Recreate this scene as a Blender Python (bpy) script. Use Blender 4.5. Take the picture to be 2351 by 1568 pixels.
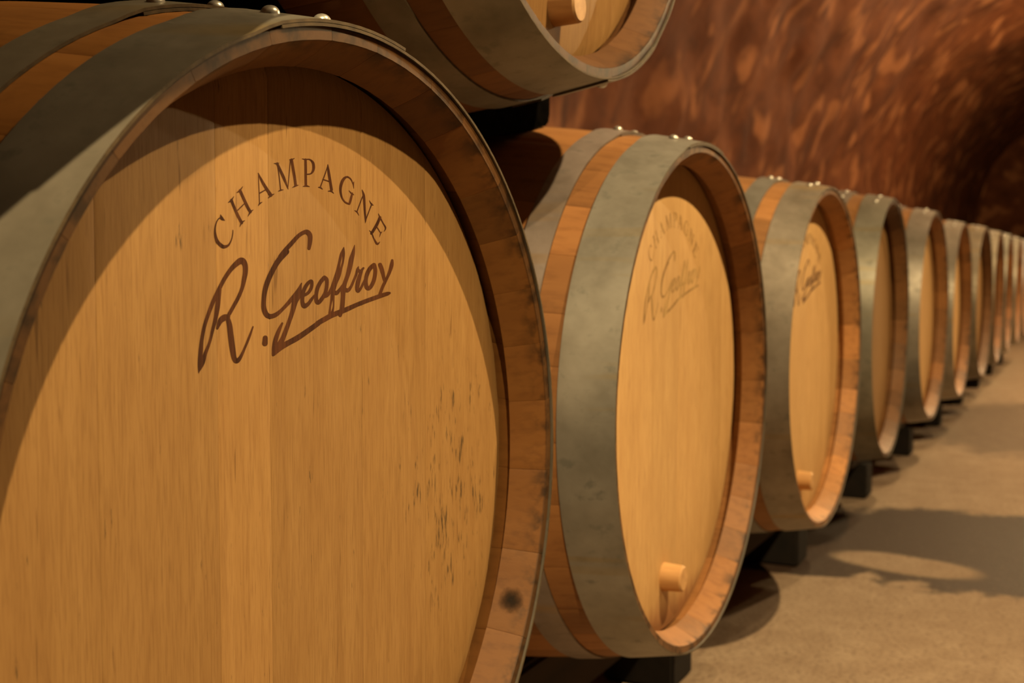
import bpy, math, random
import numpy as np
from mathutils import Matrix, Vector

for o in list(bpy.data.objects): bpy.data.objects.remove(o)
S = bpy.context.scene
COL = S.collection
random.seed(7)

# ------------------------------------------------------------------ camera
H = 0.53                                   # height of the lower barrels' axes above the floor
F_PX = 2771.9
CAM = Vector((-0.6462, -0.4218, 0.1551 + H))
RIGHT = Vector((0.4387, -0.8986, 0.0035)).normalized()
FWD = Vector((0.8968, 0.4376, -0.0654)).normalized()
UP = RIGHT.cross(FWD).normalized()
FWD = UP.cross(RIGHT).normalized()
cd = bpy.data.cameras.new('camera')
cam = bpy.data.objects.new('camera', cd); COL.objects.link(cam)
cd.sensor_width = 36.0; cd.sensor_fit = 'HORIZONTAL'
cd.lens = F_PX / 2351 * 36.0
cd.clip_start = 0.02; cd.clip_end = 100
m = Matrix((RIGHT, UP, -FWD)).transposed().to_4x4(); m.translation = CAM
cam.matrix_world = m
cd.dof.use_dof = True; cd.dof.focus_distance = 0.80; cd.dof.aperture_fstop = 9.0
cd.dof.aperture_blades = 6
S.camera = cam
def unproject(px, py, y):
    d = FWD + RIGHT * ((px - 1175.5) / F_PX) - UP * ((py - 784.0) / F_PX)
    return CAM + d * ((y - CAM.y) / d.y)

# ------------------------------------------------------------------ world, lamps, exposure
W = bpy.data.worlds.new('world'); S.world = W; W.use_nodes = True
W.node_tree.nodes['Background'].inputs[0].default_value = (1.0, 0.72, 0.42, 1)
W.node_tree.nodes['Background'].inputs[1].default_value = 0.0
S.view_settings.view_transform = 'Standard'; S.view_settings.look = 'None'
S.view_settings.gamma = 1.0; S.view_settings.use_curve_mapping = False
S.view_settings.exposure = 0.0
def lamp(x, y, z, power, aim=None, size=124, blend=1.0):
    """shaded lamps aimed at the row near the camera, bare ceiling bulbs farther down the gallery"""
    l = bpy.data.lights.new('gallery_lamp', 'SPOT' if aim else 'POINT'); l.energy = power
    l.color = (1.0, 0.705, 0.345); l.shadow_soft_size = 0.014
    o = bpy.data.objects.new('gallery_lamp', l); COL.objects.link(o); o.location = (x, y, z + H)
    if aim:
        l.spot_size = math.radians(size); l.spot_blend = blend
        d = Vector(aim) + Vector((0, 0, H)) - o.location
        o.rotation_euler = d.to_track_quat('-Z', 'Y').to_euler()
lamp(-0.96, -0.90, 1.35, 172, (0.02, 0.0, -0.02), 37, 0.85)
lamp(0.64, -1.20, 1.86, 335, (1.80, 0.20, -0.30))
for x in (4.60, 7.00, 9.40): lamp(x, -1.20, 1.86, 220)

# ------------------------------------------------------------------ material helpers
class NT:
    def __init__(s, name):
        s.m = bpy.data.materials.new(name); s.m.use_nodes = True
        s.t = s.m.node_tree; s.b = s.t.nodes['Principled BSDF']
    def n(s, kind, **kw):
        nd = s.t.nodes.new(kind)
        for k, v in kw.items():
            if hasattr(nd, k): setattr(nd, k, v)
        return nd
    def l(s, a, b): s.t.links.new(a, b)
    def setin(s, nd, **kw):
        for k, v in kw.items():
            i = nd.inputs[k.replace('_', ' ')]
            if hasattr(v, 'links'): s.l(v, i)
            else: i.default_value = v
    def coords(s, kind='Object', scale=(1, 1, 1), rand=0.0, loc=(0, 0, 0)):
        tc = s.n('ShaderNodeTexCoord'); mp = s.n('ShaderNodeMapping')
        s.l(tc.outputs[kind], mp.inputs[0]); mp.inputs['Scale'].default_value = scale
        mp.inputs['Location'].default_value = loc
        if rand:
            oi = s.n('ShaderNodeObjectInfo'); mu = s.n('ShaderNodeMath', operation='MULTIPLY')
            s.l(oi.outputs['Random'], mu.inputs[0]); mu.inputs[1].default_value = rand
            ad = s.n('ShaderNodeVectorMath', operation='ADD')
            s.l(mp.outputs[0], ad.inputs[0]); s.l(mu.outputs[0], ad.inputs[1])
            return ad.outputs[0]
        return mp.outputs[0]
    def noise(s, vec, scale=1, detail=3, rough=0.5, dist=0.0):
        nd = s.n('ShaderNodeTexNoise'); s.l(vec, nd.inputs['Vector'])
        s.setin(nd, Scale=scale, Detail=detail, Roughness=rough, Distortion=dist)
        return nd.outputs['Fac']
    def ramp(s, fac, stops):
        r = s.n('ShaderNodeValToRGB'); s.l(fac, r.inputs[0])
        e = r.color_ramp.elements
        while len(e) < len(stops): e.new(0.5)
        for i, (p, c) in enumerate(stops):
            e[i].position = p
            e[i].color = (c, c, c, 1) if isinstance(c, (int, float)) else (*c, 1)
        return r.outputs[0]
    def mix(s, fac, a, b, blend='MIX'):
        x = s.n('ShaderNodeMix', data_type='RGBA', blend_type=blend)
        for v, i in ((fac, 0), (a, 6), (b, 7)):
            if hasattr(v, 'links'): s.l(v, x.inputs[i])
            else: x.inputs[i].default_value = v if i == 0 else (*v, 1)
        return x.outputs[2]
    def math(s, op, a, b=0.0, clamp=False):
        x = s.n('ShaderNodeMath', operation=op); x.use_clamp = clamp
        for v, i in ((a, 0), (b, 1)):
            if hasattr(v, 'links'): s.l(v, x.inputs[i])
            else: x.inputs[i].default_value = v
        return x.outputs[0]
    def tint(s, col):
        oi = s.n('ShaderNodeObjectInfo')
        return s.mix(1.0, col, oi.outputs['Color'], 'MULTIPLY')
    def bump(s, h, strength=0.2, dist=0.002):
        b = s.n('ShaderNodeBump'); s.l(h, b.inputs['Height'])
        s.setin(b, Strength=strength, Distance=dist); s.l(b.outputs[0], s.b.inputs['Normal'])
    def out(s, col=None, rough=0.5, metal=0.0, spec=0.4):
        if col is not None:
            if hasattr(col, 'links'): s.l(col, s.b.inputs['Base Color'])
            else: s.b.inputs['Base Color'].default_value = (*col, 1)
        if hasattr(rough, 'links'): s.l(rough, s.b.inputs['Roughness'])
        else: s.b.inputs['Roughness'].default_value = rough
        s.b.inputs['Metallic'].default_value = metal
        s.b.inputs['Specular IOR Level'].default_value = spec
        return s.m

def head_wood(name, mildew=False, stain=False):
    t = NT(name)
    v1 = t.coords(scale=(720, 60, 42), rand=40)
    v2 = t.coords(scale=(95, 30, 7), rand=25)
    v3 = t.coords(scale=(16, 9, 9), rand=13)
    fine = t.noise(v1, 1, 3, 0.6); mid = t.noise(v2, 1, 4, 0.55, 0.3); big = t.noise(v3, 1, 4, 0.6)
    c = t.ramp(mid, [(0.25, (0.3404, 0.1939, 0.0740)), (0.55, (0.3922, 0.2331, 0.0925)), (0.8, (0.4292, 0.2605, 0.1073))])
    c = t.mix(t.ramp(fine, [(0.30, 0.50), (0.56, 0.0)]), c, (0.2220, 0.1147, 0.0429))
    c = t.mix(t.ramp(big, [(0.35, 0.0), (0.75, 0.35)]), c, (0.3108, 0.1665, 0.0629))
    # pores: short dark flecks
    v4 = t.coords(scale=(300, 50, 22), rand=31)
    fl = t.ramp(t.noise(v4, 1, 1, 0.4), [(0.72, 0.0), (0.80, 0.55)])
    c = t.mix(fl, c, (0.1184, 0.0555, 0.0207))
    if mildew:
        tc = t.n('ShaderNodeTexCoord'); sp = t.n('ShaderNodeSeparateXYZ'); t.l(tc.outputs['Object'], sp.inputs[0])
        # patch low on the right-hand boards
        dx = t.math('MULTIPLY', t.math('SUBTRACT', sp.outputs[0], 0.190), 11.0)
        dz = t.math('MULTIPLY', t.math('SUBTRACT', sp.outputs[2], -0.015), 7.5)
        r2 = t.math('ADD', t.math('MULTIPLY', dx, dx), t.math('MULTIPLY', dz, dz))
        mask = t.ramp(r2, [(0.0, 1.0), (1.0, 0.0)])
        v5 = t.coords(scale=(400, 40, 62)); n5 = t.noise(v5, 1, 3, 0.6)
        v6 = t.coords(scale=(60, 20, 30)); n6 = t.noise(v6, 1, 2, 0.5)
        sum_ = t.math('ADD', t.math('MULTIPLY', n5, 0.75), t.math('MULTIPLY', n6, 0.35))
        sum_ = t.math('ADD', sum_, t.math('MULTIPLY', mask, 0.13))
        c = t.mix(t.ramp(sum_, [(0.712, 0.0), (0.81, 0.85)]), c, (0.0629, 0.0444, 0.0259))
    if stain:                               # wine stain where the head meets the lowest staves
        tc = t.n('ShaderNodeTexCoord'); sp = t.n('ShaderNodeSeparateXYZ'); t.l(tc.outputs['Object'], sp.inputs[0])
        g = t.math('ADD', t.math('MULTIPLY', sp.outputs[2], -1.0), t.math('MULTIPLY', t.noise(t.coords(scale=(70, 20, 16)), 1, 4, 0.6), 0.05))
        c = t.mix(t.ramp(g, [(0.262, 0.0), (0.290, 0.8)]), c, (0.17, 0.062, 0.022))
    c = t.tint(c)
    t.bump(fine, 0.12, 0.0006)
    return t.out(c, 0.55, 0, 0.3)

def stave_wood(name, chime=False):
    t = NT(name)
    v1 = t.coords(scale=(140, 9, 140), rand=40); v2 = t.coords(scale=(40, 3, 40), rand=25)
    v3 = t.coords(scale=(30, 26, 30), rand=17)
    fine = t.noise(v1, 1, 4, 0.6); mid = t.noise(v2, 1, 3, 0.5, 0.2); blot = t.noise(v3, 1, 4, 0.65)
    c = t.ramp(mid, [(0.20, (0.2650, 0.1200, 0.0440)), (0.55, (0.2940, 0.1365, 0.0490)), (0.85, (0.3150, 0.1540, 0.0580))])
    c = t.mix(t.ramp(fine, [(0.30, 0.38), (0.52, 0.0)]), c, (0.1330, 0.0525, 0.0182))
    c = t.mix(t.ramp(blot, [(0.56, 0.0), (0.78, 0.42)]), c, (0.1120, 0.0476, 0.0182))
    # grime at the open end of the staves
    tc = t.n('ShaderNodeTexCoord'); sp = t.n('ShaderNodeSeparateXYZ'); t.l(tc.outputs['Object'], sp.inputs[0])
    v4 = t.coords(scale=(45, 45, 45), rand=9); n4 = t.noise(v4, 1, 3, 0.6)
    e = t.ramp(t.math('MULTIPLY', sp.outputs[1], 45.0), [(0.08, 1.0), (0.70, 0.0)])
    g = t.math('MULTIPLY', e, t.ramp(n4, [(0.47, 0.0), (0.62, 0.85)]))
    c = t.mix(t.ramp(t.math('MULTIPLY', sp.outputs[1], 100.0), [(0.17, 0.72), (0.30, 0.0)]), c, (0.085, 0.045, 0.024))
    c = t.mix(g, c, (0.0385, 0.0210, 0.0112))
    oi = t.n('ShaderNodeObjectInfo')
    c = t.mix(1.0, c, t.ramp(oi.outputs['Random'], [(0.0, (0.6510, 0.6440, 0.6370)), (1.0, (1.06, 1.05, 1.04))]), 'MULTIPLY')
    c = t.tint(c)
    if chime:                               # inner face of the rim, toned per barrel; its tone factor rides in the object colour's alpha
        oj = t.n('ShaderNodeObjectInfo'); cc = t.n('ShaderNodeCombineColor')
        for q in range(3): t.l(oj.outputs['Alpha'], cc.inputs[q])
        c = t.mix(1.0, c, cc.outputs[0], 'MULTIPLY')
    t.bump(fine, 0.18, 0.0008)
    return t.out(c, 0.58, 0, 0.3)

def hoop_metal():
    t = NT('galvanised_steel')
    v1 = t.coords(scale=(14, 14, 14), rand=30); v2 = t.coords(scale=(60, 45, 60), rand=20); v3 = t.coords(scale=(300, 20, 300), rand=10)
    big = t.noise(v1, 1, 4, 0.6); spot = t.noise(v2, 1, 4, 0.6); scr = t.noise(v3, 1, 2)
    c = t.ramp(big, [(0.27, (0.200, 0.188, 0.158)), (0.5, (0.282, 0.265, 0.232)), (0.73, (0.360, 0.341, 0.304))])
    c = t.mix(t.ramp(spot, [(0.57, 0.0), (0.70, 0.65)]), c, (0.1728, 0.1728, 0.1512))
    v4 = t.coords(scale=(5, 3, 40), rand=15); yl = t.noise(v4, 1, 2)
    c = t.mix(t.ramp(yl, [(0.60, 0.0), (0.72, 0.6)]), c, (0.3024, 0.2232, 0.1008))
    c = t.tint(c)
    t.bump(t.math('ADD', spot, scr), 0.06, 0.0006)
    return t.out(c, t.ramp(spot, [(0.3, 0.42), (0.7, 0.54)]), 0.5, 0.6)

def simple(name, c1, c2, scale, rough=0.6, metal=0.0, bump=0.2, bd=0.002, stretch=(1, 1, 1), spec=0.4):
    t = NT(name); n = t.noise(t.coords(scale=stretch, rand=11), scale, 4, 0.6)
    c = t.tint(t.ramp(n, [(0.3, c1), (0.7, c2)])); t.bump(n, bump, bd)
    return t.out(c, rough, metal, spec)

def brand_ink(name, dark, light):
    t = NT(name)
    n = t.noise(t.coords(scale=(520, 1, 14)), 1, 3, 0.6); b = t.noise(t.coords(scale=(26, 1, 18)), 1, 3, 0.5)
    f = t.math('ADD', t.math('MULTIPLY', n, 0.55), t.math('MULTIPLY', b, 0.55))
    c = t.ramp(f, [(0.40, dark), (0.68, light)])
    return t.out(c, 0.75, 0, 0.2)

M_HEAD = head_wood('head_oak'); M_HEAD1 = head_wood('head_oak_mildewed', True); M_HEAD2 = head_wood('head_oak_wine_stained', False, True)
M_STAVE = stave_wood('stave_oak'); M_CHIME = stave_wood('inner_rim_oak', True); M_HOOP = hoop_metal()
M_RIVET = simple('rivet_steel', (0.50, 0.49, 0.45), (0.66, 0.65, 0.60), 300, 0.35, 0.7, 0.1)
M_EDGE = simple('cut_steel_edge', (0.050, 0.034, 0.018), (0.120, 0.085, 0.045), 120, 0.7, 0.2, 0.3, 0.001)
M_BUNG = simple('bung_wood', (0.42, 0.23, 0.09), (0.58, 0.34, 0.14), 1, 0.6, 0, 0.1, 0.001, (90, 12, 90))
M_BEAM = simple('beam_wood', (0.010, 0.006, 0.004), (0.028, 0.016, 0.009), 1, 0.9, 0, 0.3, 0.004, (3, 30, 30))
M_CHOCK = simple('chock_rubber', (0.0015, 0.0015, 0.0012), (0.004, 0.0035, 0.003), 60, 1.0, 0, 0.15, spec=0.0)
M_INK1 = brand_ink('burnt_brand', (0.026, 0.008, 0.0035), (0.105, 0.036, 0.012))
M_INK2 = brand_ink('faint_burnt_brand', (0.16, 0.080, 0.028), (0.46, 0.30, 0.115))

# ------------------------------------------------------------------ setting: floor and vaulted rock gallery
def floor_mat():
    t = NT('damp_concrete')
    tc = t.n('ShaderNodeTexCoord'); P = tc.outputs['Object']
    sp = t.n('ShaderNodeSeparateXYZ'); t.l(P, sp.inputs[0])
    big = t.noise(P, 1.6, 4, 0.6); mid = t.noise(P, 14, 4, 0.6); fine = t.noise(P, 95, 4, 0.7)
    c = t.ramp(mid, [(0.25, (0.2592, 0.1827, 0.1230)), (0.75, (0.3744, 0.2877, 0.2064))])
    c = t.mix(t.ramp(big, [(0.40, 0.0), (0.75, 0.4)]), c, (0.2160, 0.1439, 0.0922))
    c = t.mix(t.ramp(fine, [(0.34, 0.75), (0.50, 0.0)]), c, (0.1440, 0.0933, 0.0615))
    wob = t.math('MULTIPLY', t.math('SUBTRACT', t.noise(P, 9, 4, 0.6), 0.5), 1.1)
    def blob(cx, cy, rx, ry, ang=0.0, soft=0.10, w=1.0):
        ca, sa = math.cos(ang), math.sin(ang)
        dx = t.math('SUBTRACT', sp.outputs[0], cx); dy = t.math('SUBTRACT', sp.outputs[1], cy)
        u = t.math('ADD', t.math('MULTIPLY', dx, ca / rx), t.math('MULTIPLY', dy, sa / rx))
        v = t.math('ADD', t.math('MULTIPLY', dx, -sa / ry), t.math('MULTIPLY', dy, ca / ry))
        r = t.math('SQRT', t.math('ADD', t.math('MULTIPLY', u, u), t.math('MULTIPLY', v, v)))
        r = t.math('ADD', r, t.math('MULTIPLY', wob, w))
        return t.ramp(t.math('MULTIPLY', r, 0.5), [(0.5 - soft / 2, 1.0), (0.5 + soft / 2, 0.0)])
    wet_dark = blob(2.44, -0.14, 0.44, 0.52, 0.0, 0.06, 0.8)
    wet_dark = t.math('MAXIMUM', wet_dark, blob(2.10, 0.22, 0.12, 0.22, 0.0, 0.06, 0.8))
    wet_dark = t.math('MAXIMUM', wet_dark, t.math('MULTIPLY', blob(4.9, -0.2, 0.9, 0.5, 0.0, 0.15, 0.8), 0.55))  # broad, weaker darker patch farther down the row
    pale = blob(2.19, -0.04, 0.085, 0.17, -0.25, 0.12, 0.25)
    wet_dark = t.math('MULTIPLY', wet_dark, t.math('SUBTRACT', 1.0, t.math('MULTIPLY', pale, 0.95)))
    grit = t.ramp(t.noise(P, 90, 2, 0.5), [(0.60, 0.0), (0.70, 0.3)])
    cw = t.mix(grit, (0.040, 0.023, 0.015), (0.17, 0.115, 0.070))
    c = t.mix(wet_dark, c, cw)
    t.bump(t.math('ADD', t.math('MULTIPLY', mid, 0.6), fine), 0.6, 0.006)
    return t.out(c, t.ramp(wet_dark, [(0, 0.85), (1, 0.62)]), 0, 0.3)

def rock_mat():
    t = NT('chiselled_rock')
    tc = t.n('ShaderNodeTexCoord')
    def uv(scale):
        mp = t.n('ShaderNodeMapping'); t.l(tc.outputs['UV'], mp.inputs[0]); mp.inputs['Scale'].default_value = scale
        return mp.outputs[0]
    streak = t.noise(uv((4.0, 3.4, 1)), 1, 4, 0.6, 0.5); big = t.noise(uv((0.9, 0.9, 1)), 1, 3, 0.5)
    spots = t.noise(uv((5.2, 4.0, 1)), 1, 1.5, 0.4, 0.2); fine = t.noise(uv((16, 20, 1)), 1, 3, 0.6)
    c = t.ramp(streak, [(0.30, (0.0464, 0.0126, 0.0043)), (0.50, (0.0895, 0.0262, 0.0086)), (0.72, (0.1459, 0.0485, 0.0172))])
    c = t.mix(t.ramp(spots, [(0.555, 0.0), (0.66, 0.85)]), c, (0.2387, 0.0941, 0.0382))
    c = t.mix(t.ramp(big, [(0.40, 0.0), (0.70, 0.5)]), c, (0.0696, 0.0183, 0.0057))
    c = t.mix(t.ramp(fine, [(0.30, 0.25), (0.5, 0.0)]), c, (0.0364, 0.0103, 0.0033))
    t.bump(t.math('ADD', streak, t.math('MULTIPLY', fine, 0.3)), 0.5, 0.02)
    return t.out(c, 0.85, 0, 0.15)

def link(name, me, mat, parent=None, loc=(0, 0, 0), roty=0.0, color=None):
    if mat is not None and not me.materials: me.materials.append(mat)
    o = bpy.data.objects.new(name, me); COL.objects.link(o)
    o.location = loc; o.rotation_euler = (0, roty, 0)
    if parent: o.parent = parent
    if color: o.color = tuple(color) if len(color) == 4 else (*color, 1)
    return o
def mesh(name, v, f, smooth=None):
    me = bpy.data.meshes.new(name); me.from_pydata([tuple(p) for p in v], [], f); me.update()
    if smooth is not None:
        me.polygons.foreach_set('use_smooth', [True] * len(me.polygons))
        me.set_sharp_from_angle(angle=math.radians(smooth))
    return me
def tag(o, label, cat, group=None):
    o['label'] = label; o['category'] = cat
    if group: o['group'] = group
    return o

rng = np.random.default_rng(5)
LAT = rng.random((4, 256, 256))
def vnoise(u, v, k):
    iu = np.floor(u).astype(int); iv = np.floor(v).astype(int); fu = u - iu; fv = v - iv
    fu = fu * fu * (3 - 2 * fu); fv = fv * fv * (3 - 2 * fv); L = LAT[k]
    g = lambda a, b: L[a % 256, b % 256]
    return (g(iu, iv) * (1 - fu) + g(iu + 1, iv) * fu) * (1 - fv) + (g(iu, iv + 1) * (1 - fu) + g(iu + 1, iv + 1) * fu) * fv - 0.5
RV, YC, SPR, FLAT = 2.05, -0.80, 0.93, 1.6            # vault radius, its centre line, springing height above the floor
X0, X1 = -4.0, 17.0
def shell():
    step = 0.036
    nx = int((X1 - X0) / step) + 1
    Q = math.pi / 2 * RV; L1, L2 = SPR, SPR + 2 * Q + FLAT; LT = L2 + SPR
    ns1, ns2 = int(L1 / step), int((L2 - L1) / step)
    s = np.concatenate([np.linspace(0, L1, ns1, endpoint=False), np.linspace(L1, L2, ns2, endpoint=False), np.linspace(L2, LT, ns1 + 1)])
    x = np.linspace(X0, X1, nx); Xg, Sg = np.meshgrid(x, s, indexing='ij')
    a = np.clip((Sg - L1) / RV, 0, math.pi / 2) + np.clip((Sg - L1 - Q - FLAT) / RV, 0, math.pi / 2)
    run = np.clip(Sg - L1 - Q, 0, FLAT)
    d = 0.12 * vnoise(Xg / 0.9, Sg / 1.0, 0) + 0.075 * vnoise(Xg / 0.30 + 0.4 * vnoise(Xg, Sg / .5, 3), Sg / 0.27, 1) + 0.030 * vnoise(Xg / 0.13, Sg / 0.13, 2)
    r = RV + d
    Y = YC + r * np.cos(a) - run
    Z = np.where(Sg < L1, Sg, np.where(Sg > L2, LT - Sg, SPR + r * np.sin(a)))
    n2 = len(s)
    def piece(name, j0, j1):
        w = j1 - j0 + 1
        V = np.stack([Xg[:, j0:j1 + 1], Y[:, j0:j1 + 1], Z[:, j0:j1 + 1]], -1).reshape(-1, 3)
        i, j = np.meshgrid(np.arange(nx - 1), np.arange(w - 1), indexing='ij'); b = (i * w + j).ravel()
        Fc = np.stack([b, b + 1, b + w + 1, b + w], -1)
        me = bpy.data.meshes.new(name); me.from_pydata(V.tolist(), [], Fc.tolist()); me.update()
        me.polygons.foreach_set('use_smooth', [True] * len(me.polygons))
        uvl = me.uv_layers.new(name='arc')
        UVv = np.stack([Xg[:, j0:j1 + 1], Sg[:, j0:j1 + 1]], -1).reshape(-1, 2)
        uvl.data.foreach_set('uv', UVv[Fc.ravel()].ravel())
        o = link(name, me, M_ROCK); o['kind'] = 'structure'
    piece('wall_back', 0, ns1); piece('ceiling', ns1, ns1 + ns2); piece('wall_front', ns1 + ns2, n2 - 1)
    for name, xx in (('wall_left', X0), ('wall_right', X1)):
        n = 40; V = [(xx, YC, SPR * 0.5)]
        prof = [(YC + RV + 0.1, -0.02)] + [(YC - (FLAT if k > n // 2 else 0) + (RV + 0.1) * math.cos(math.pi * k / n), SPR + (RV + 0.1) * math.sin(math.pi * k / n)) for k in range(n + 1)] + [(YC - FLAT - RV - 0.1, -0.02)]
        V += [(xx, p, q) for p, q in prof]
        me = mesh(name, V, [(0, k, k % len(prof) + 1) for k in range(1, len(prof) + 1)])
        uvl = me.uv_layers.new(name='arc')
        for li, lp in enumerate(me.loops):
            c = me.vertices[lp.vertex_index].co; uvl.data[li].uv = (c.y, c.z)
        o = link(name, me, M_ROCK); o['kind'] = 'structure'
M_ROCK = rock_mat(); shell()
fl = mesh('floor', [(X0, YC - FLAT - RV - 0.15, 0), (X1, YC - FLAT - RV - 0.15, 0), (X1, YC + RV + 0.15, 0), (X0, YC + RV + 0.15, 0),
                    (X0, YC - FLAT - RV - 0.15, -0.1), (X1, YC - FLAT - RV - 0.15, -0.1), (X1, YC + RV + 0.15, -0.1), (X0, YC + RV + 0.15, -0.1)],
          [(0, 1, 2, 3), (7, 6, 5, 4), (0, 4, 5, 1), (1, 5, 6, 2), (2, 6, 7, 3), (3, 7, 4, 0)])
link('floor', fl, floor_mat())['kind'] = 'structure'

# ------------------------------------------------------------------ barrel meshes (origin: centre of the front end, axis +Y)
BL, RB, RE = 0.90, 0.3430, 0.2975
def rs(y): return RB - (RB - RE) * ((y - BL / 2) / (BL / 2)) ** 2
def stave_mesh(span):
    prof = [(y, rs(y)) for y in (0.0015, 0.012, 0.03, 0.06, 0.09, 0.12, 0.17, 0.23, 0.30, 0.375, 0.45)]
    prof += [(BL - y, r) for y, r in reversed(prof[:-1])]
    inner = [(0.0015, 0.2900), (0.015, 0.2830), (0.030, 0.2765), (0.0308, 0.2835), (0.046, 0.2860), (0.047, 0.2885), (0.060, 0.2890), (0.068, rs(0.068) - 0.026), (0.2, rs(0.2) - 0.026), (0.45, rs(0.45) - 0.026)]
    inner += [(BL - y, r) for y, r in reversed(inner[:-1])]
    loop = prof + inner[::-1]; n = len(loop); no = len(prof)
    hs = span / 2; g = 0.025
    cols = [(-hs + g, 0.00035), (-hs + g + 0.35, 0.0), (-hs / 2, 0.0), (0, 0), (hs / 2, 0.0), (hs - g - 0.35, 0.0), (hs - g, 0.00035)]
    V, Fc = [], []
    for a, dr in cols:
        a = math.radians(a)
        for k, (y, r) in enumerate(loop):
            rr = r - dr if k < no else r + dr * 0.6
            V.append((rr * math.sin(a), y, rr * math.cos(a)))
    for c in range(len(cols) - 1):
        for k in range(n):
            k2 = (k + 1) % n
            Fc.append((c * n + k, c * n + k2, (c + 1) * n + k2, (c + 1) * n + k))
    Fc.append(tuple(range(n - 1, -1, -1))); q = (len(cols) - 1) * n; Fc.append(tuple(range(q, q + n)))
    me = mesh('stave', V, Fc, 35)
    me.materials.append(M_STAVE); me.materials.append(M_CHIME)
    me.polygons.foreach_set('material_index', [1 if q % n >= no else 0 for q in range((len(cols) - 1) * n)] + [0, 0])
    return me
STAVES = {s: stave_mesh(s) for s in (10, 12, 14)}

def hoop_mesh(y0, y1, end, over=26, th=0.0019, segs=150):
    """flat steel strip bent round the staves; the lap runs from end-over to end (degrees clockwise from the top)"""
    V, Fc = [], []
    a0, a1 = end - over, end + 360.0
    ys = [y0, y0 + (y1 - y0) * 0.33, y0 + (y1 - y0) * 0.67, y1]
    n = segs
    for k in range(n + 1):
        t = a0 + (a1 - a0) * k / n
        lift = min(1.0, max(0.0, (t - (a0 + 360 - 5)) / 5.0)) * (th + 0.0004)
        a = math.radians(t); row = []
        for y in ys: row.append((y, rs(y) + 0.0004 + lift))
        for y in reversed(ys): row.append((y, rs(y) + 0.0004 + lift + th))
        for y, r in row: V.append((r * math.sin(a), y, r * math.cos(a)))
    w = 8
    for k in range(n):
        for j in range(w):
            j2 = (j + 1) % w
            Fc.append((k * w + j, (k + 1) * w + j, (k + 1) * w + j2, k * w + j2))
    Fc.append(tuple(range(w))); Fc.append(tuple(range(n * w + w - 1, n * w - 1, -1)))
    me = mesh('hoop', V, Fc, 35)
    me.materials.append(M_HOOP); me.materials.append(M_EDGE)
    mi = [1 if (q % w in (3, 7)) else 0 for q in range(n * w)] + [1, 1]
    me.polygons.foreach_set('material_index', mi)
    return me
def dome_mesh(name, r, h, n=18, rings=6):
    V = [(0, 0, h)]; Fc = []
    for i in range(1, rings + 1):
        t = math.pi / 2 * i / rings
        for k in range(n):
            V.append((r * math.sin(t) * math.cos(2 * math.pi * k / n), r * math.sin(t) * math.sin(2 * math.pi * k / n), h * math.cos(t)))
    for k in range(n): Fc.append((0, 1 + k, 1 + (k + 1) % n))
    for i in range(rings - 1):
        b = 1 + i * n
        for k in range(n): Fc.append((b + k, b + n + k, b + n + (k + 1) % n, b + (k + 1) % n))
    b = 1 + rings * n - n
    lo = len(V)
    for k in range(n): V.append((V[b + k][0], V[b + k][1], -0.003))
    for k in range(n): Fc.append((b + k, lo + k, lo + (k + 1) % n, b + (k + 1) % n))
    Fc.append(tuple(lo + k for k in reversed(range(n))))
    return mesh(name, V, Fc, 40)
RIVET = dome_mesh('rivet', 0.0058, 0.0045)
def lathe_y(name, prof, n=32, ang=40):
    """closed profile of (y, r) turned round the Y axis"""
    V, Fc = [], []
    for y, r in prof:
        for k in range(n):
            a = 2 * math.pi * k / n; V.append((r * math.cos(a), y, r * math.sin(a)))
    for i in range(len(prof) - 1):
        for k in range(n): Fc.append((i * n + k, i * n + (k + 1) % n, (i + 1) * n + (k + 1) % n, (i + 1) * n + k))
    Fc.append(tuple(range(n - 1, -1, -1))); q = (len(prof) - 1) * n; Fc.append(tuple(range(q, q + n)))
    return mesh(name, V, Fc, ang)
BUNG = lathe_y('bung', [(0.0145, 0.0135), (0.0165, 0.0155), (0.036, 0.0168), (0.050, 0.0175)])

YF, RF, RO = 0.0400, 0.2700, 0.2812        # head: face plane, edge of the flat face, edge of the bevel
def board_mesh(x0, x1):
    x0, x1 = max(x0, -RO + 1e-4), min(x1, RO - 1e-4)
    g = 0.00012
    xs = [x0 + g, x0 + g + 0.0012] + [x0 + (x1 - x0) * k / 12 for k in range(1, 12)] + [x1 - g - 0.0012, x1 - g]
    V, Fc = [], []
    for i, x in enumerate(xs):
        dip = 0.0002 if i in (0, len(xs) - 1) else 0.0
        zo = math.sqrt(max(RO * RO - x * x, 1e-8)); zf = math.sqrt(max(RF * RF - x * x, 0.0))
        e = max(0.0, (abs(x) - RF) / (RO - RF)); yf = YF + 0.0027 * e + dip
        zf = min(zf, zo * 0.999)
        zs = [(-zo, 0.0027)] + [(zf * q, None) for q in (-1, -0.5, 0, 0.5, 1)] + [(zo, 0.0027)]
        for z, dy in zs: V.append((x, YF + dy + dip if dy else yf, z))
        V.append((x, 0.060, zo)); V.append((x, 0.060, -zo))
    w = 9
    for i in range(len(xs) - 1):
        for j in range(w):
            j2 = (j + 1) % w
            Fc.append((i * w + j, i * w + j2, (i + 1) * w + j2, (i + 1) * w + j))
    Fc.append(tuple(range(w - 1, -1, -1))); q = (len(xs) - 1) * w; Fc.append(tuple(range(q, q + w)))
    return mesh('head_board', V, Fc, 20)
SEAMS = [[-0.29, -0.185, -0.091, -0.0415, 0.062, 0.150, 0.29], [-0.29, -0.195, -0.110, -0.005, 0.085, 0.175, 0.29], [-0.29, -0.17, -0.075, 0.02, 0.125, 0.205, 0.29]]
BOARDS = [[board_mesh(s[k], s[k + 1]) for k in range(6)] for s in SEAMS]
BACK = lathe_y('back_head', [(0.838, 0.280), (0.8575, 0.2812), (0.860, 0.270), (0.860, 0.001)], 48)

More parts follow.
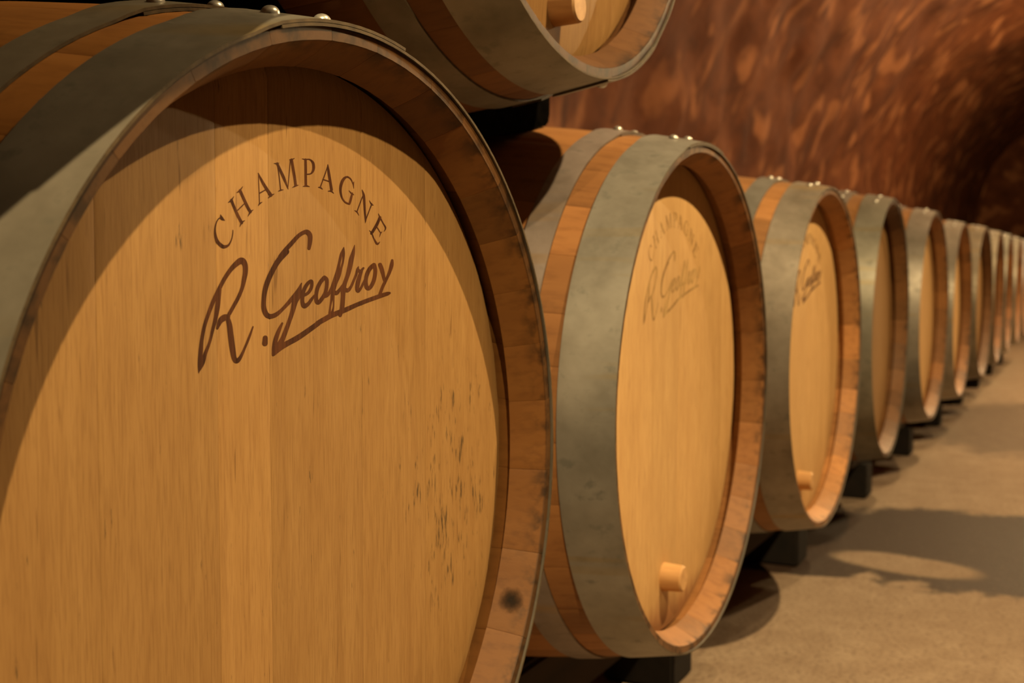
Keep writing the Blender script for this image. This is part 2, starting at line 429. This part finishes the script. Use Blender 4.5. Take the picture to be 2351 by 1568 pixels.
# ------------------------------------------------------------------ burnt lettering, strokes (x, y, width) read off the photograph, laid on the head plane
def smooth(pts, n=6):
    if len(pts) < 3: return pts
    out = []
    for i in range(len(pts) - 1):
        p = [np.array(pts[max(i - 1, 0)], float), np.array(pts[i], float), np.array(pts[i + 1], float), np.array(pts[min(i + 2, len(pts) - 1)], float)]
        for k in range(n):
            t = k / n
            out.append(0.5 * (2 * p[1] + (p[2] - p[0]) * t + (2 * p[0] - 5 * p[1] + 4 * p[2] - p[3]) * t * t + (-p[0] + 3 * p[1] - 3 * p[2] + p[3]) * t ** 3))
    out.append(np.array(pts[-1], float))
    return out
S1 = (660, 550, 8.254); S2 = (440, 570, 5.227); S3 = (480, 350, 6.533); S4 = (690, 350, 6.533)
SIGNATURE = [
 (S2, [(85,1495,10),(95,1400,45),(108,1250,55),(122,1100,45),(150,950,45),(190,820,45),(250,660,50),(305,540,50),(380,390,50),(450,280,52),(520,200,62),(595,148,78),(638,190,66),(645,280,62),(628,380,55),(605,480,45),(560,590,45),(500,700,45),(450,790,45)]),
 (S2, [(88,1480,15),(130,1380,50),(165,1260,45),(215,1130,35),(255,970,40),(290,830,50),(310,700,60),(325,580,55),(335,480,50)]),
 (S2, [(310,955,30),(345,870,65),(395,830,75),(440,820,50)]),
 (S2, [(430,830,50),(455,920,65),(470,1050,70),(490,1200,70),(512,1320,60),(545,1350,58),(590,1300,40),(640,1190,30),(690,1070,30),(736,942,18)]),
 (S2, [(884,1075,60),(880,1140,68)]),
 (S3, [(1500,1435,50),(1513,1350,65),(1515,1250,72),(1480,1197,72),(1430,1195,60),(1340,1250,58),(1230,1370,65),(1130,1480,65),(1065,1565,65)]),
 (S2, [(1140,40,65),(1040,150,65),(970,270,62),(915,390,62),(882,500,60),(866,620,55),(868,720,60),(900,795,60),(950,815,55),(1020,790,50),(1100,720,40),(1200,610,50),(1280,510,50),(1318,420,15)]),
 (S2, [(1312,440,20),(1280,560,70),(1240,640,70),(1210,760,55),(1170,880,50),(1130,990,55),(1090,1090,60),(1050,1170,80)]),
 (S2, [(1087,900,25),(1050,980,45),(1010,1090,55),(990,1200,55),(978,1280,30)]),
 (S2, [(985,1265,50),(1060,1190,75),(1150,1140,65),(1260,1080,65),(1359,1015,62),(1520,900,58)]),
 (S1, [(570,1585,90),(700,1510,95),(850,1430,95),(1100,1330,90),(1300,1240,80),(1500,1160,80),(1750,1070,80),(1890,1025,70),(1935,1012,45)]),
 (S1, [(310,1060,50),(400,1000,60),(455,900,65),(460,800,65),(430,790,60),(370,850,70),(310,960,75),(285,1080,75),(285,1190,75),(320,1255,90),(390,1220,70),(450,1140,60),(510,1060,40)]),
 (S1, [(700,720,80),(630,800,75),(570,920,75),(545,1050,70),(550,1160,75),(590,1190,75),(660,1110,75),(720,1000,70),(745,880,70),(745,760,70),(700,715,70)]),
 (S1, [(690,1070,70),(750,1050,75),(810,985,60),(850,900,60)]),
 (S1, [(780,1010,40),(850,900,70),(900,760,75),(950,600,68),(985,430,52),(1020,280,55),(1066,145,12)]),
 (S1, [(1070,150,15),(1066,260,48),(1055,400,40),(1020,540,46),(980,680,60),(920,820,60),(880,920,80),(848,1050,62),(826,1180,42),(808,1300,36),(800,1400,50)]),
 (S1, [(872,1050,46),(876,1180,32),(870,1290,34),(845,1395,55)]),
 (S1, [(870,990,80),(930,1010,80),(990,950,60),(1050,880,70)]),
 (S1, [(1272,105,12),(1245,250,70),(1210,380,92),(1180,530,92),(1140,680,80),(1090,820,80),(1060,930,100),(1055,1050,85),(1048,1160,86),(1035,1290,86),(1000,1430,70)]),
 (S1, [(1060,930,80),(1140,960,75),(1200,900,55),(1250,790,50),(1300,670,50),(1330,560,50),(1345,515,22)]),
 (S1, [(1335,570,60),(1380,600,55),(1440,540,40)]),
 (S1, [(1400,600,60),(1360,720,80),(1330,840,85),(1320,940,75),(1342,980,55),(1390,920,50),(1440,820,45),(1480,730,40)]),
 (S1, [(1640,480,80),(1570,540,80),(1510,650,80),(1485,780,75),(1500,900,80),(1550,920,75),(1610,840,75),(1650,720,75),(1665,590,75),(1650,490,70)]),
 (S1, [(1755,475,75),(1790,570,80),(1820,690,65),(1838,780,50)]),
 (S1, [(1985,395,50),(1975,480,75),(1940,600,65),(1890,720,55),(1835,830,60),(1790,930,60),(1748,1050,60)]),
]
CAPITALS = [
 (S3, [(172,928,6),(188,985,50),(238,1020,6)]),
 (S3, [(190,988,20),(150,988,16),(110,1050,18),(90,1150,26),(97,1250,40),(130,1340,50),(190,1400,55),(230,1413,50),(290,1390,30),(335,1310,18),(355,1220,16),(358,1165,12)]),
 (S3, [(335,715,42),(385,840,42),(440,960,44),(490,1055,42)]), (S3, [(288,750,8),(328,720,24),(372,660,8)]), (S3, [(460,1115,6),(490,1052,26),(537,1020,6)]),
 (S3, [(465,570,42),(520,690,42),(575,810,44),(620,890,42)]), (S3, [(416,602,8),(460,570,24),(506,510,8)]), (S3, [(582,960,6),(620,893,26),(665,858,6)]), (S3, [(430,865,16),(530,768,16)]),
 (S3, [(742,310,10),(745,450,14),(752,600,14),(757,765,14)]), (S3, [(738,798,8),(762,765,20),(800,743,6)]), (S3, [(738,310,12),(790,420,36),(860,540,44),(930,640,46)]), (S3, [(886,680,6),(930,645,24),(978,620,6)]), (S3, [(755,612,16),(845,560,16)]),
 (S3, [(1028,180,18),(1048,330,16),(1062,450,16),(1073,560,18)]), (S3, [(1035,584,6),(1075,565,20),(1117,560,6)]), (S3, [(973,164,6),(1015,165,20),(1050,158,8)]), (S3, [(1022,165,36),(1080,290,40),(1130,400,40),(1187,548,10)]), (S3, [(1183,535,12),(1195,400,14),(1208,250,14),(1220,110,16)]), (S3, [(1240,108,38),(1262,250,40),(1285,380,40),(1300,490,38)]), (S3, [(1212,107,14),(1245,102,16),(1282,86,6)]), (S3, [(1248,527,6),(1300,500,24),(1342,490,6)]),
 (S4, [(75,108,38),(78,250,40),(78,380,38),(80,492,38)]), (S4, [(22,94,6),(65,102,16),(100,100,10)]), (S4, [(36,510,6),(85,500,24),(137,512,6)]), (S4, [(90,102,14),(140,105,18),(185,150,36),(198,220,42),(185,280,34),(150,318,18),(92,326,14)]),
 (S4, [(412,180,8),(380,290,16),(340,400,16),(300,512,18)]), (S4, [(266,520,6),(300,525,20),(332,550,6)]), (S4, [(409,185,14),(420,280,38),(440,400,40),(465,560,42)]), (S4, [(412,580,6),(460,580,24),(499,614,6)]), (S4, [(335,403,16),(440,437,16)]),
 (S4, [(800,538,6),(794,475,20),(803,436,6)]), (S4, [(790,475,16),(755,400,18),(700,365,24),(645,400,42),(610,480,44),(600,570,36),(620,670,26),(660,735,22),(710,765,24),(745,768,10)]), (S4, [(735,768,30),(755,700,36),(775,615,30)]), (S4, [(727,570,6),(765,612,18),(802,634,6)]),
 (S4, [(942,635,16),(900,740,16),(845,892,18)]), (S4, [(811,870,6),(845,890,18),(876,942,6)]), (S4, [(923,556,6),(948,640,36),(958,760,36),(965,880,32),(976,1005,26),(970,1058,5)]), (S4, [(980,1010,14),(1020,900,16),(1070,770,18)]), (S4, [(1033,720,6),(1065,775,20),(1094,790,6)]),
 (S4, [(1192,975,42),(1150,1070,44),(1105,1150,44),(1065,1212,38)]), (S4, [(1168,916,6),(1195,975,20),(1240,1060,16),(1276,1130,22),(1253,1184,6)]), (S4, [(1140,1110,14),(1200,1205,16)]), (S4, [(1224,1188,6),(1202,1210,18),(1186,1268,6)]), (S4, [(1033,1168,6),(1068,1212,20),(1100,1290,20),(1150,1370,32),(1192,1338,6)]),
]
def lettering_mesh(name, strokes):
    V, Fc = [], []
    for si, ((ox, oy, sc), pts) in enumerate(strokes):
        P = smooth(pts); b = len(V); L, R = [], []
        yy = YF - 0.00012 - 0.000012 * (si % 7)
        for i, p in enumerate(P):
            q = np.array(P[min(i + 1, len(P) - 1)][:2]) - np.array(P[max(i - 1, 0)][:2])
            q = q / (np.linalg.norm(q) + 1e-9); nrm = np.array((-q[1], q[0])) * p[2] / 2
            L.append(np.array(p[:2]) + nrm); R.append(np.array(p[:2]) - nrm)
        def cap(c, a, w):                   # half disc beyond a stroke's end
            return [np.array(c) + w / 2 * np.array((math.cos(a + t), math.sin(a + t))) for t in (-1.05, -0.52, 0, 0.52, 1.05)]
        d1 = np.array(P[-1][:2]) - np.array(P[-2][:2]); d0 = np.array(P[0][:2]) - np.array(P[1][:2])
        c1 = cap(P[-1][:2], math.atan2(d1[1], d1[0]), P[-1][2]); c0 = cap(P[0][:2], math.atan2(d0[1], d0[0]), P[0][2])
        n = len(P)
        for c in L + R + c1 + c0:
            w = unproject(ox + c[0] / sc, oy + c[1] / sc, yy); V.append((w.x, yy - 1e-7 * (len(V) - b), w.z - H))
        for i in range(n - 1): Fc.append((b + i, b + i + 1, b + n + i + 1, b + n + i))
        k = b + 2 * n
        Fc.append((b + 2 * n - 1, k, k + 1, k + 2, k + 3, k + 4, b + n - 1))
        Fc.append((b, k + 5, k + 6, k + 7, k + 8, k + 9, b + n))
    return mesh(name, V, Fc)
SIG = lettering_mesh('signature', SIGNATURE); CAP = lettering_mesh('capitals', CAPITALS)

# ------------------------------------------------------------------ barrels
HOOPS = [(-0.0005, 0.0570), (0.0860, 0.1185), (0.262, 0.292), (0.608, 0.638), (0.7815, 0.814), (0.843, 0.9005)]
def place_barrel(i, x, y, z, yaw, roll, label, head_tint, stave_tint, hoop_tint, seams, bung, ends, ink=None, hm=None):
    root = bpy.data.objects.new('wine_barrel', None); COL.objects.link(root)
    root.empty_display_size = 0.1
    off = Vector((0, BL / 2, -RB - 0.0025))
    ax = Vector((x, y, z + H)); rot = Matrix.Rotation(yaw, 3, 'Z')
    root.location = ax + rot @ off; root.rotation_euler = (0, 0, yaw)
    tag(root, label, 'barrel', 'oak wine barrels along the cellar')
    P = -off
    rr = random.Random(100 + i)
    spans = [10] * 10 + [12] * 10 + [14] * 10; rr.shuffle(spans); a = rr.uniform(0, 12)
    for s in spans:
        a += s / 2
        k = rr.uniform(0.98, 1.02)
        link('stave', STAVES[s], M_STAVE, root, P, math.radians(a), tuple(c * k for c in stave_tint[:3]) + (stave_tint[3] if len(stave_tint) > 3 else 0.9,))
        a += s / 2
    boards = BOARDS[seams]
    for bi, bm in enumerate(boards):
        if seams == 0 and hm is not None:
            k = (0.95, 0.96, 1.13, 0.97, 1.0, 1.03)[bi]
            bm = bm.copy(); bm.materials.clear(); bm.materials.append(hm)
        else:
            k = rr.uniform(0.94, 1.06)
            if hm is not None: bm = bm.copy(); bm.materials.clear(); bm.materials.append(hm)
        link('head_board', bm, M_HEAD, root, P, roll, tuple(c * k for c in head_tint))
    link('back_head', BACK, M_HEAD, root, P, 0, head_tint)
    for hi, (y0, y1) in enumerate(HOOPS):
        e = ends[hi] if hi < len(ends) else rr.uniform(-6, 14)
        hm_ = hoop_mesh(y0, y1, e)
        h = link('hoop', hm_, M_HOOP, root, P, 0, tuple(c * rr.uniform(0.94, 1.05) for c in hoop_tint))
        ym = (y0 + y1) / 2
        for da in (-20.5, -10.5):
            rv = link('rivet', RIVET, M_RIVET, h)
            aa = math.radians(e + da); R = rs(ym) + 0.0004 + 0.0019 * 2 + 0.0003
            rv.location = (R * math.sin(aa), ym, R * math.cos(aa)); rv.rotation_euler = (0, aa, 0)
    if bung:
        b = link('bung', BUNG, M_BUNG, root, P + Vector((bung[0], 0, bung[1])), 0, (1, 1, 1))
        b['label'] = 'round wooden bung stuck in the barrel head'
    if ink:
        for nm, me in (('burnt_signature', SIG), ('burnt_capitals', CAP)):
            me2 = me.copy(); me2.materials.clear(); me2.materials.append(ink)
            o = link(nm, me2, None, root, P, roll)
            o['label'] = 'brown script signature burnt into the wood' if 'sig' in nm else 'brown capital letters burnt in an arc'
    return root

NEW = ((1.46, 1.56, 1.66), (1.25, 1.25, 1.18, 0.85), (1.0, 1.0, 1.0))
OLD = ((0.78, 0.76, 0.74), (0.85, 0.85, 0.80, 0.7), (0.80, 0.78, 0.72))
MID = ((1.25, 1.32, 1.38), (0.95, 0.92, 0.88), (0.95, 0.95, 0.92))
ROW = [  # x, y, z, yaw, tints
 (0.0, 0.0, 0.0, 0.0, ((0.92, 0.90, 0.83), (1.38, 1.28, 0.88, 0.50), (0.82, 0.82, 0.74))),
 (0.7429, -0.0004, -0.0059, 0.0027, NEW), (1.5239, 0.0091, -0.0129, -0.0077, ((1.60, 1.72, 1.85), (1.30, 1.36, 1.35, 1.25), (1, 1, 1))),
 (2.2654, 0.0143, 0.0036, 0.0140, OLD), (3.0245, 0.0092, 0.0029, -0.0143, NEW), (3.7723, 0.0050, -0.0063, -0.0042, NEW),
 (4.5205, -0.0037, 0.0001, -0.0195, OLD), (5.2818, -0.0030, 0.0009, -0.0018, MID), (6.0365, 0.0023, 0.0040, 0.0024, MID),
 (6.79, 0.0, 0.0, 0.0, MID), (7.545, 0.0, 0.0, 0.0, NEW), (8.30, 0.0, 0.0, 0.0, MID)]
LABELS = [
 'nearest oak barrel, its head filling the left with large burnt lettering',
 'second oak barrel from the camera, with faint lettering and a bung low on its head',
 'third oak barrel of the floor row, pale rim and small dark lettering',
 'fourth oak barrel of the row, older and greyer wood with a darker rim',
 'fifth oak barrel of the row, bright head just past the greyer old one',
 'sixth oak barrel of the floor row, narrow bright head showing',
 'seventh oak barrel of the row, darker wood than its neighbours',
 'eighth oak barrel of the row, in the blurred distance',
 'ninth oak barrel of the row, far down the cellar',
 'tenth oak barrel of the row, close to the right picture edge',
 'eleventh oak barrel of the row, cut by the right picture edge',
 'twelfth and farthest oak barrel, barely showing at the right edge']
for i, ((x, y, z, yaw, tn), lab) in enumerate(zip(ROW, LABELS)):
    place_barrel(i, x, y, z, yaw, (0.0, 0.0, 0.0)[i] if i < 3 else random.uniform(-0.3, 0.3), lab, tn[0], tn[1], tn[2],
                 0 if i == 0 else 1 + i % 2, {0: (-0.03, -0.222), 1: (-0.026, -0.2145), 2: (-0.048, -0.2145)}.get(i),
                 {0: (10.4, 8.0), 1: (12.0, 15.0), 2: (10.0, 14.0)}.get(i, ()),
                 {0: M_INK1, 1: M_INK2, 2: M_INK1}.get(i), {0: M_HEAD1, 1: M_HEAD2}.get(i))
def knot_mat():
    t = NT('dark_knot'); tc = t.n('ShaderNodeTexCoord'); ln = t.n('ShaderNodeVectorMath', operation='LENGTH')
    t.l(tc.outputs['Object'], ln.inputs[0])
    d = t.math('ADD', t.math('MULTIPLY', ln.outputs['Value'], 62.0), t.math('MULTIPLY', t.noise(tc.outputs['Object'], 260, 3, 0.6), 0.45))
    a = t.ramp(d, [(0.28, 0.0), (0.95, 1.0)])
    t.out((0.018, 0.013, 0.010), 0.8, 0, 0.1)
    tr = t.n('ShaderNodeBsdfTransparent'); mx = t.n('ShaderNodeMixShader')
    t.l(a, mx.inputs[0]); t.l(t.b.outputs[0], mx.inputs[1]); t.l(tr.outputs[0], mx.inputs[2])
    t.l(mx.outputs[0], t.t.nodes['Material Output'].inputs['Surface'])
    return t.m
def rim_knot(root, ang, yc, size):
    V, Fc = [], []; n = 9
    for i in range(n):
        for j in range(n):
            y = yc + size * (i / (n - 1) - 0.5); r = 0.2900 - (y - 0.0015) * 0.0135 / 0.0285 - 0.0013
            a = ang + size / 0.283 * (j / (n - 1) - 0.5)
            V.append((r * math.sin(a), y, r * math.cos(a)))
    Fc = [(i * n + j, i * n + j + 1, (i + 1) * n + j + 1, (i + 1) * n + j) for i in range(n - 1) for j in range(n - 1)]
    c = Vector((0.2825 * math.sin(ang), yc, 0.2825 * math.cos(ang)))
    o = link('rim_knot', mesh('rim_knot', [Vector(v) - c for v in V], Fc, 60), knot_mat(), root, Vector((0, -BL / 2, RB + 0.0025)) + c)
    o['label'] = 'small blackened knot in the barrel rim'
kp = unproject(1190, 1387, 0.016)
rim_knot(bpy.data.objects['wine_barrel'], math.atan2(kp.x, kp.z - H), 0.016, 0.026)
UX, UY, UZ = 0.371, -0.003, 0.622
place_barrel(20, UX, UY, UZ, 0.0, 0.15, 'stacked oak barrel of the upper tier, cut off by the top edge', (0.78, 0.74, 0.66), (0.72, 0.68, 0.60, 0.75), (0.85, 0.85, 0.80), 2, (0.010, -0.234), (172.0, 165.0))

# the stack goes on to the left of the picture
place_barrel(21, -0.752, 0.0, 0.0, 0.0, 0.1, 'oak barrel on the floor just left of the picture edge', MID[0], MID[1], MID[2], 1, None, ())
place_barrel(22, -0.376, -0.086, UZ - 0.002, 0.0, -0.1, 'upper-tier oak barrel just left of the picture edge', MID[0], MID[1], MID[2], 2, None, (170.0, 160.0))

# ------------------------------------------------------------------ chocks between the tiers
def chock(bx, bz, side, label):
    """flat-faced wedge: its sole lies on the lower barrel near the crest, its top face bears on the upper barrel"""
    V = []
    for y in (0.185, 0.305):
        r = rs(y) + 0.002
        a, b = math.radians(10), math.radians(35)
        px, pz = -r * math.sin(a), bz + r * math.cos(a)                      # touch points, x measured from the lower crest outwards
        qx, qz = -abs(bx - UX) + r * math.sin(b), UZ - r * math.cos(b)
        sole = lambda x: pz + math.tan(a) * (x - px)
        top = lambda x: qz + math.tan(b) * (x - qx)
        x0, x1 = -0.256, -0.044
        for x, z in ((x0, sole(x0)), (x1 - 0.012, sole(x1 - 0.012)), (x1 - 0.003, sole(x1) + 0.004), (x1, sole(x1) + 0.014), (x1, top(x1)), (x0, top(x0))):
            V.append((bx + side * x, y, z + H))
    n = 6
    Fc = [tuple(range(n)), tuple(range(2 * n - 1, n - 1, -1))] + [(k, n + k, n + (k + 1) % n, (k + 1) % n) for k in range(n)]
    c = sum((Vector(v) for v in V), Vector()) / len(V)
    me = mesh('barrel_chock', [Vector(v) - c for v in V], Fc, 30)
    tag(link('barrel_chock', me, M_CHOCK, None, c, 0, (1, 1, 1)), label, 'chock', 'black chocks under the upper barrel')
chock(0.7429, -0.0059, 1, 'black wedge chock between the upper barrel and the second floor barrel')
chock(0.0, 0.0, -1, 'black wedge chock between the upper barrel and the nearest barrel')

# ------------------------------------------------------------------ beams and blocks carrying the row
def box_mesh(name, sx, sy, sz, bev=0.006):
    import bmesh
    bm = bmesh.new(); bmesh.ops.create_cube(bm, size=1.0)
    for v in bm.verts: v.co = Vector((v.co.x * sx, v.co.y * sy, (v.co.z + 0.5) * sz))
    bmesh.ops.bevel(bm, geom=list(bm.edges), offset=bev, segments=2, affect='EDGES')
    me = bpy.data.meshes.new(name); bm.to_mesh(me); bm.free(); return me
ZT = H - rs(0.26) - 0.004
def beam(y, z0, lab):
    L = 9.85
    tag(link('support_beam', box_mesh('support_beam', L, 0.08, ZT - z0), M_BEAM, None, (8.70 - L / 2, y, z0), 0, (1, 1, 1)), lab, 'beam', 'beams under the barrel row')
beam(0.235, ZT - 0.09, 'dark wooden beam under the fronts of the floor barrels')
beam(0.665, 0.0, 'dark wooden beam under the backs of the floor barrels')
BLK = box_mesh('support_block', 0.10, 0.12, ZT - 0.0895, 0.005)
ORD = ['second', 'third', 'fourth', 'fifth', 'sixth', 'seventh', 'eighth', 'ninth', 'tenth', 'eleventh']
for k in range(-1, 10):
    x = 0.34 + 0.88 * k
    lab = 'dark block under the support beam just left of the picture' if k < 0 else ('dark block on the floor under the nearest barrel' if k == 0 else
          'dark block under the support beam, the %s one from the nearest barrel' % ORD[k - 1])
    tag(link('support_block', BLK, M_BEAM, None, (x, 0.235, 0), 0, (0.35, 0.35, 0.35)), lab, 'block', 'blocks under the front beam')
